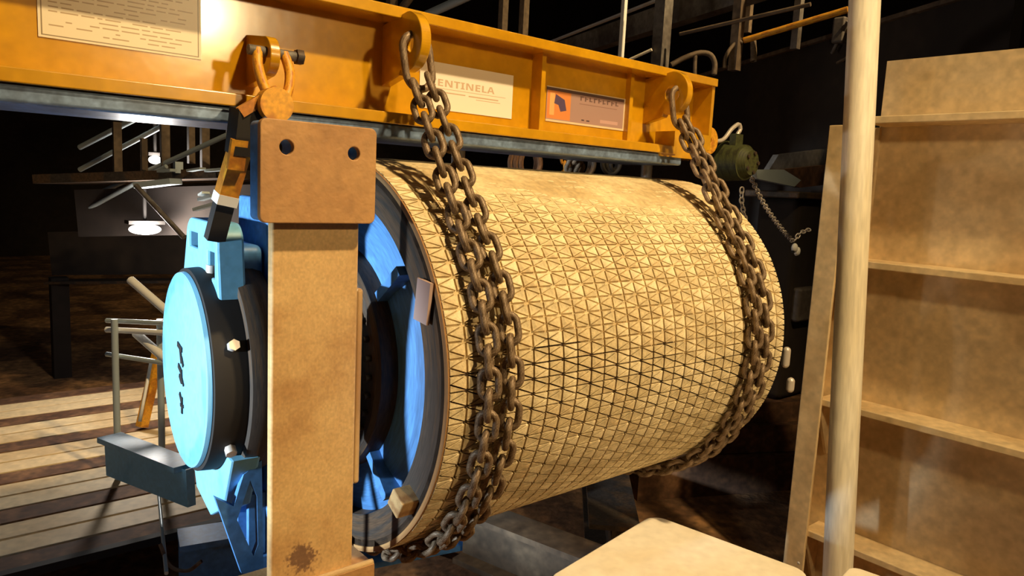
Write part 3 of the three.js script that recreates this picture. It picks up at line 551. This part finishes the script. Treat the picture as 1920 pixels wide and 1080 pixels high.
// ------------------------------------------------------------------ cradle, timbers and clutter below and behind the drum
{
  const ibeam = (name, a, b, h, w, m, label, cat = 'beam') => {
    const t = thing(name, label, cat); const up = V(0, 1, 0), f = 0.022;
    const off = (k) => [a.clone().addScaledVector(up, k), b.clone().addScaledVector(up, k)];
    part('top_flange', bar(...off(-f / 2), w, f), m, t); part('web', bar(...off(-h / 2), 0.02, h - 2 * f), m, t); part('bottom_flange', bar(...off(-h + f / 2), w, f), m, t); return t;
  };
  ibeam('cradle_beam', V(0.80, 0.40, -0.45), V(0.965, 0.40, 0.20), 0.22, 0.14, M.brownPost, 'brown cradle beam crossing under the drum');
  ibeam('cradle_beam', V(2.15, 0.24, -0.95), V(1.42, 0.24, -0.2), 0.22, 0.22, M.darkSteel, 'dark wide beam end beside the brown floor');
  ibeam('cradle_beam', V(-0.2, 0.42, -0.75), V(0.95, 0.42, -0.5), 0.22, 0.14, M.blueDeep, 'blue cradle beam under the bearing end of the drum');
  const timber = (a, b, w, h, lab, m = M.timber) => single('timber_baulk', bar(a, b, w, h), m, lab, 'timber', 'timbers behind the drum');
  const P = (px, py, y) => onY(px, py, y);
  timber(V(2.25, 0.305, -0.80), V(3.45, 0.305, -0.2), 0.22, 0.16, 'brown timber baulk behind the far chain, upper of two');
  timber(V(2.2, 0.11, -0.80), V(3.5, 0.11, -0.2), 0.3, 0.22, 'brown timber baulk lying on the floor behind the drum');
  timber(V(2.3, 0.447, -0.82), V(3.5, 0.447, -0.22), 0.2, 0.12, 'brown timber baulk on top of the stack behind the drum');
  single('blue_offcut', metres(new RoundedBoxGeometry(0.12, 0.02, 0.07, 1, 0.004)).translate(P(1290, 918, 0.02).x, 0.0105, P(1290, 918, 0.02).z), M.blue, 'small blue offcut lying on the brown floor', 'offcut');
  // dark machinery seen past the far end of the drum
  const m = thing('gearbox', 'dark brown machine casing standing on the timber stack behind the drum', 'machine');
  const c0 = onZ(1470, 560, -0.45);
  const topY = onZ(1500, 352, -0.45).y - 0.045; part('casing', metres(new RoundedBoxGeometry(0.5, topY - 0.53, 0.26, 3, 0.04)).translate(c0.x + 0.16, (topY + 0.49) / 2, -0.5), M.wallDark, m);
  part('cover', metres(new RoundedBoxGeometry(0.2, 0.2, 0.06, 3, 0.02)).translate(c0.x + 0.05, c0.y - 0.02, -0.355), M.greySteel, m);
  part('top_plate', metres(new RoundedBoxGeometry(0.62, 0.04, 0.34, 2, 0.01)).translate(c0.x + 0.14, topY, -0.5), M.darkSteel, m);
  const f = thing('drum_far_bearing', 'dark bearing block with bright hose fittings at the far end of the drum', 'bearing');
  part('block', extrudeX([[-0.2, 0.85], [0.2, 0.85], [0.26, 1.2], [0.15, 1.42], [-0.15, 1.42], [-0.26, 1.2]], LEN + 0.1, LEN + 0.26, [], 0.01), M.black, f);
  for (const [px, py, a] of [[1474, 670, 0.05], [1482, 722, 0.028]]) { const p = onX(px, py, LEN + 0.2), g = new THREE.CapsuleGeometry(0.014, a, 6, 12); g.translate(p.x, p.y, p.z); part('hose_fitting', g, M.bright, f); }
  // tarpaulin bundle and grey sheets above it
  const s0 = onZ(1450, 330, -1.2), sheet = thing('folded_sheet', 'grey folded sheet metal lying beyond the chain hoist', 'sheet');
  for (const [pts, z, mm] of [[[[1418, 318], [1470, 318], [1502, 338], [1490, 350], [1420, 335]], -0.42, M.galv], [[[1460, 290], [1560, 278], [1560, 310], [1440, 322]], -0.5, M.greySteel], [[[1430, 322], [1560, 308], [1560, 345], [1500, 352]], -0.46, M.timber]]) {
    const q = pts.map(([a, b]) => { const k = onZ(a, b, z); return [k.x, k.y]; }); part('sheet', extrudeZ(q, z - 0.035, z), mm, sheet);
  }
}

// ------------------------------------------------------------------ walkways and railings behind
{
  const pipe = (t, name, a, b, r, m) => part(name, rod(a, b, r, 12), m, t);
  const w = thing('overhead_walkway', 'grey overhead walkway with tube railings above the beam end', 'walkway');
  const a1 = onY(960, 128, 3.0), a2 = onY(1480, -45, 3.0);
  part('edge_beam', bar(a1, a2, 0.1, 0.17), M.greySteel, w);
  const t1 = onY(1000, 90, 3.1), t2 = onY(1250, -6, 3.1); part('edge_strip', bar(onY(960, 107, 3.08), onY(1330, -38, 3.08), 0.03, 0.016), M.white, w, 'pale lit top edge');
  const vert = (name, px, y0, y1, depth, width, m) => { const p = far(px, (y0 + y1) / 2, depth), s = depth / FOC; part(name, box(p.x - width * s / 2, p.x + width * s / 2, p.y - (y1 - y0) / 2 * s, p.y + (y1 - y0) / 2 * s, p.z - width * s / 2, p.z + width * s / 2), m, w); };
  vert('post', 1242, -40, 140, 4.9, 24, M.greySteel); vert('thin_post', 1168, -30, 130, 5.2, 8, M.white); vert('post', 1384, -40, 130, 4.6, 17, M.brownPost); vert('post', 1497, -40, 90, 4.5, 13, M.greySteel); vert('post', 1405, -20, 60, 4.9, 10, M.brownPost);
  vert('post', 944, -40, 75, 5.2, 13, M.brownPost); vert('post', 983, -40, 80, 5.2, 13, M.brownPost);
  pipe(w, 'rail', far(1176, 114, 5.0), far(1222, 93, 4.9), 0.010, M.pole); pipe(w, 'rail', far(1275, 64, 4.8), far(1520, 8, 4.2), 0.012, M.brownPost); pipe(w, 'rail', far(1395, 76, 4.6), far(1590, 18, 4.2), 0.019, M.yellowDull);
  pipe(w, 'rail', far(800, 28, 5.4), far(885, -10, 5.0), 0.03, M.galv); pipe(w, 'rail', far(755, 14, 5.4), far(780, -20, 5.3), 0.03, M.brownPost); vert('post', 735, -40, 30, 5.4, 16, M.brownPost);
  const loop = (pts, r) => part('rail_loop', new THREE.TubeGeometry(new THREE.CatmullRomCurve3(pts.map(([x, y]) => far(x, y, 4.6))), 36, r, 10), M.brownPost, w);
  loop([[1258, 122], [1285, 108], [1315, 99], [1332, 103], [1340, 118], [1339, 140]], 0.017); loop([[1358, 128], [1360, 108], [1372, 88], [1384, 78], [1392, 80]], 0.012); loop([[1412, 76], [1413, 95], [1413, 115]], 0.02); loop([[1304, 104], [1303, 120], [1303, 140]], 0.012);

  const b0 = onY(1270, 152, 2.75), b1 = onY(1720, 14, 2.75);
  const wall = thing('dark_bulkhead', 'tall dark steel bulkhead below the walkway railing', 'bulkhead');
  const dir = b1.clone().sub(b0).normalize(), back = V(-dir.z, 0, dir.x); if (back.dot(EYE.clone().sub(b0)) > 0) back.negate();
  const c0 = b0.clone().addScaledVector(dir, -1.5).addScaledVector(back, 0.06), c1 = b1.clone().addScaledVector(dir, 0.6).addScaledVector(back, 0.06);
  part('plate', bar(V(c0.x, 1.375, c0.z), V(c1.x, 1.375, c1.z), 0.06, 2.7), M.wallDark, wall); part('cap_rail', bar(c0.clone().setY(2.74), c1.clone().setY(2.74), 0.12, 0.025), M.brownPost, wall);
  const e = thing('cable_gland_box', 'small grey fitting on the bulkhead beside the pole', 'fitting'); const onB = (px, py, k) => { const r = rayOf(px, py); return EYE.clone().addScaledVector(r, b0.clone().sub(EYE).dot(back) / r.dot(back) - k); }; const ep = onB(1577, 58, 0.0); part('body', metres(new RoundedBoxGeometry(0.09, 0.16, 0.08, 2, 0.015)).translate(ep.x, ep.y, ep.z), M.greySteel, e); part('arm', rod(onB(1560, 100, 0.02), onB(1590, 40, 0.02), 0.012), M.greySteel, e); part('arm', rod(onB(1570, 118, 0.02), onB(1595, 104, 0.02), 0.01), M.brownPost, e);

  // left: stair and railings in cool light
  const L = thing('stair_railing', 'pale tube stair railing with brown posts left of the bracket', 'railing');
  for (const [x0, y0, x1, y1, px, d0, d1] of [[150, 276, 300, 199, 11, 4.6, 4.2], [150, 318, 356, 209, 10, 4.6, 4.2], [150, 378, 446, 244, 9.5, 4.6, 4.0], [150, 400, 312, 312, 8, 4.4, 4.1]]) pipe(L, 'rail', far(x0, y0, d0), far(x1, y1, d1), px / 2 * 4.2 / FOC, M.galv);
  const lv = (px, y0, y1, wpx) => { const p = far(px, (y0 + y1) / 2, 4.25), s = 4.25 / FOC; part('post', box(p.x - wpx * s / 2, p.x + wpx * s / 2, p.y - (y1 - y0) / 2 * s, p.y + (y1 - y0) / 2 * s, p.z - 0.02, p.z + 0.02), M.brownPost, L); };
  lv(309, 190, 318, 15); lv(358, 195, 306, 11); lv(384, 195, 320, 14); lv(431, 200, 312, 10); lv(270, 260, 330, 10); lv(220, 230, 340, 14);
  const pl = thing('stair_landing', 'dark steel landing under the stair railing', 'landing');
  part('deck', bar(far(150, 338, 4.4), far(470, 328, 4.2), 0.7, 0.05), M.darkSteel, pl); part('deck_edge', bar(far(290, 334, 4.0), far(440, 327, 3.9), 0.02, 0.018), M.brownPost, pl);
  part('skirt', bar(far(150, 400, 4.4), far(480, 392, 4.2), 0.06, 0.28), M.wallDark, pl);
  for (const [x0, y0, x1, y1, p] of [[300, 321, 325, 319, 5], [355, 320, 380, 316, 4], [388, 320, 425, 317, 5], [378, 366, 386, 361, 4], [376, 374, 400, 367, 6], [366, 393, 408, 381, 6]]) part('tread_edge', bar(far(x0, y0, 3.85), far(x1, y1, 3.8), 0.04, p * 3.85 / FOC), M.galv, pl);
  part('light_slab', bar(far(262, 348, 3.9), far(330, 340, 3.85), 0.1, 0.03), M.galv, pl); const bk = far(334, 314, 3.9); part('small_box', box(bk.x - 0.02, bk.x + 0.02, bk.y - 0.03, bk.y + 0.03, bk.z - 0.02, bk.z + 0.02), M.galv, pl);
  single('diagonal_brace', rod(far(255, 348, 3.7), far(345, 445, 3.6), 0.013), M.greySteel, 'grey diagonal brace pipe behind the bearing cover', 'pipe');
  const beamL = thing('shed_girder', 'dark brown shed girder behind the bearing housing', 'girder'); part('girder_web', bar(far(100, 475, 5.8), far(520, 470, 5.6), 0.08, 0.34), M.wallDark, beamL); for (const px of [110, 500]) { const p = far(px, 520, 5.7); part('girder_post', box(p.x - 0.06, p.x + 0.06, 0, p.y, p.z - 0.06, p.z + 0.06), M.wallDark, beamL); } part('girder_flange', bar(far(100, 528, 5.7), far(520, 524, 5.5), 0.2, 0.02), M.darkSteel, beamL);

  // lamps in view
  const lampAt = (p, rx, ry, col, cd, lab) => {
    const t = thing('work_lamp', lab, 'lamp'); const g = new THREE.SphereGeometry(1, 24, 14); g.scale(rx, ry, rx * 0.5); g.translate(p.x, p.y, p.z);
    part('lens', g, mat({ color: '#ffffff', emissive: col, emissiveIntensity: 5 }), t); part('hood', box(p.x - rx * 1.1, p.x + rx * 1.1, p.y + ry, p.y + ry + 0.02, p.z - rx * 0.6, p.z + rx * 0.6), M.black, t); part('stem', rod(V(p.x, p.y + ry + 0.02, p.z), V(p.x, p.y + ry + 0.3, p.z), 0.01), M.black, t);
    const l = new THREE.PointLight(col, cd, 0, 2); l.position.set(p.x, p.y, p.z + rx * 0.5 + 0.02); l.castShadow = true; l.shadow.radius = 3; l.name = 'light'; t.add(l);
  };
  lampAt(far(291, 300, 4.6), 0.04, 0.026, new THREE.Color().setRGB(1, 0.92, 0.84), 1.0, 'small glowing lamp behind the stair railing');
  lampAt(far(272, 430, 4.1), 0.085, 0.03, new THREE.Color().setRGB(1, 0.93, 0.85), 4.5, 'long glowing lamp under the dark landing');

  // low walkway at the lower left
  const d = thing('timber_walkway', 'sunlit looking pale timber walkway behind the bearing base', 'walkway'); d.userData.label = 'pale timber walkway behind the bearing base';
  for (let k = 0; k < 16; k++) part('plank', box(-2.2, 0.4, 0.27, 0.30, -1.05 - k * 0.14 - 0.125, -1.05 - k * 0.14, 0.003), k % 3 ? M.beige : M.timber, d);
  part('edge_rail', box(-2.2, 0.5, 0.285, 0.315, -1.045, -1.01), M.black, d); for (const x of [-2.0, -0.9, 0.3]) part('bearer', box(x - 0.05, x + 0.05, 0, 0.27, -3.2, -1.1), M.darkSteel, d);
  const gb = thing('blue_girder', 'blue painted girder behind the foot of the bearing', 'girder'); part('web', bar(far(205, 858, 2.75), far(358, 914, 2.45), 0.03, 0.13), M.blue, gb); part('flange', bar(far(205, 820, 2.78), far(350, 876, 2.46), 0.09, 0.02), M.blue, gb);
  const rr = thing('pipe_frame', 'white pipe frame lit behind the bearing cover', 'pipe frame');
  for (const [x0, y0, x1, y1, p, m] of [[245, 525, 318, 588, 16, M.white], [255, 625, 318, 680, 16, M.white], [200, 601, 310, 606, 9, M.galv], [200, 618, 310, 624, 11, M.white], [200, 664, 310, 681, 9, M.galv], [283, 680, 262, 790, 6, M.white]]) pipe(rr, 'pipe', far(x0, y0, 3.2), far(x1, y1, 3.1), p / 2 * 3.15 / FOC, m);
  for (const px of [215, 300]) { const p = far(px, 620, 3.14); part('upright', rod(V(p.x, 0.3, p.z), V(p.x, p.y + 0.05, p.z), 0.014), M.galv, rr); }
  single('yellow_post', bar(onZ(296, 665, onY(266, 800, 0.31).z - 0.02), onY(266, 800, 0.315), 0.045, 0.045), M.yellowDull, 'yellow painted slanting bar behind the bearing cover', 'bar');
  const hs = (pts, r, lab) => single('hose', new THREE.TubeGeometry(new THREE.CatmullRomCurve3(pts), 40, r, 8), M.brownPost, lab, 'hose');
  hs([far(300, 1020, 2.3), far(320, 1062, 2.3), far(352, 1070, 2.3), far(378, 1052, 2.3)], 0.006, 'thin pale hose looping low behind the bearing base');
  single('thin_rod', rod(far(298, 930, 2.7), far(312, 1075, 2.2), 0.006), M.galv, 'thin grey rod standing before the timber walkway', 'rod');
}

// ------------------------------------------------------------------ move each group's origin to the base of its thing
for (const g of scene.children) {
  if (!g.isGroup || g.position.lengthSq() > 0) continue;
  const b = new THREE.Box3().setFromObject(g), c = b.getCenter(V(0, 0, 0)); c.y = b.min.y;
  g.position.copy(c); for (const k of g.children) k.position.sub(c);
}
renderer.render(scene, camera);
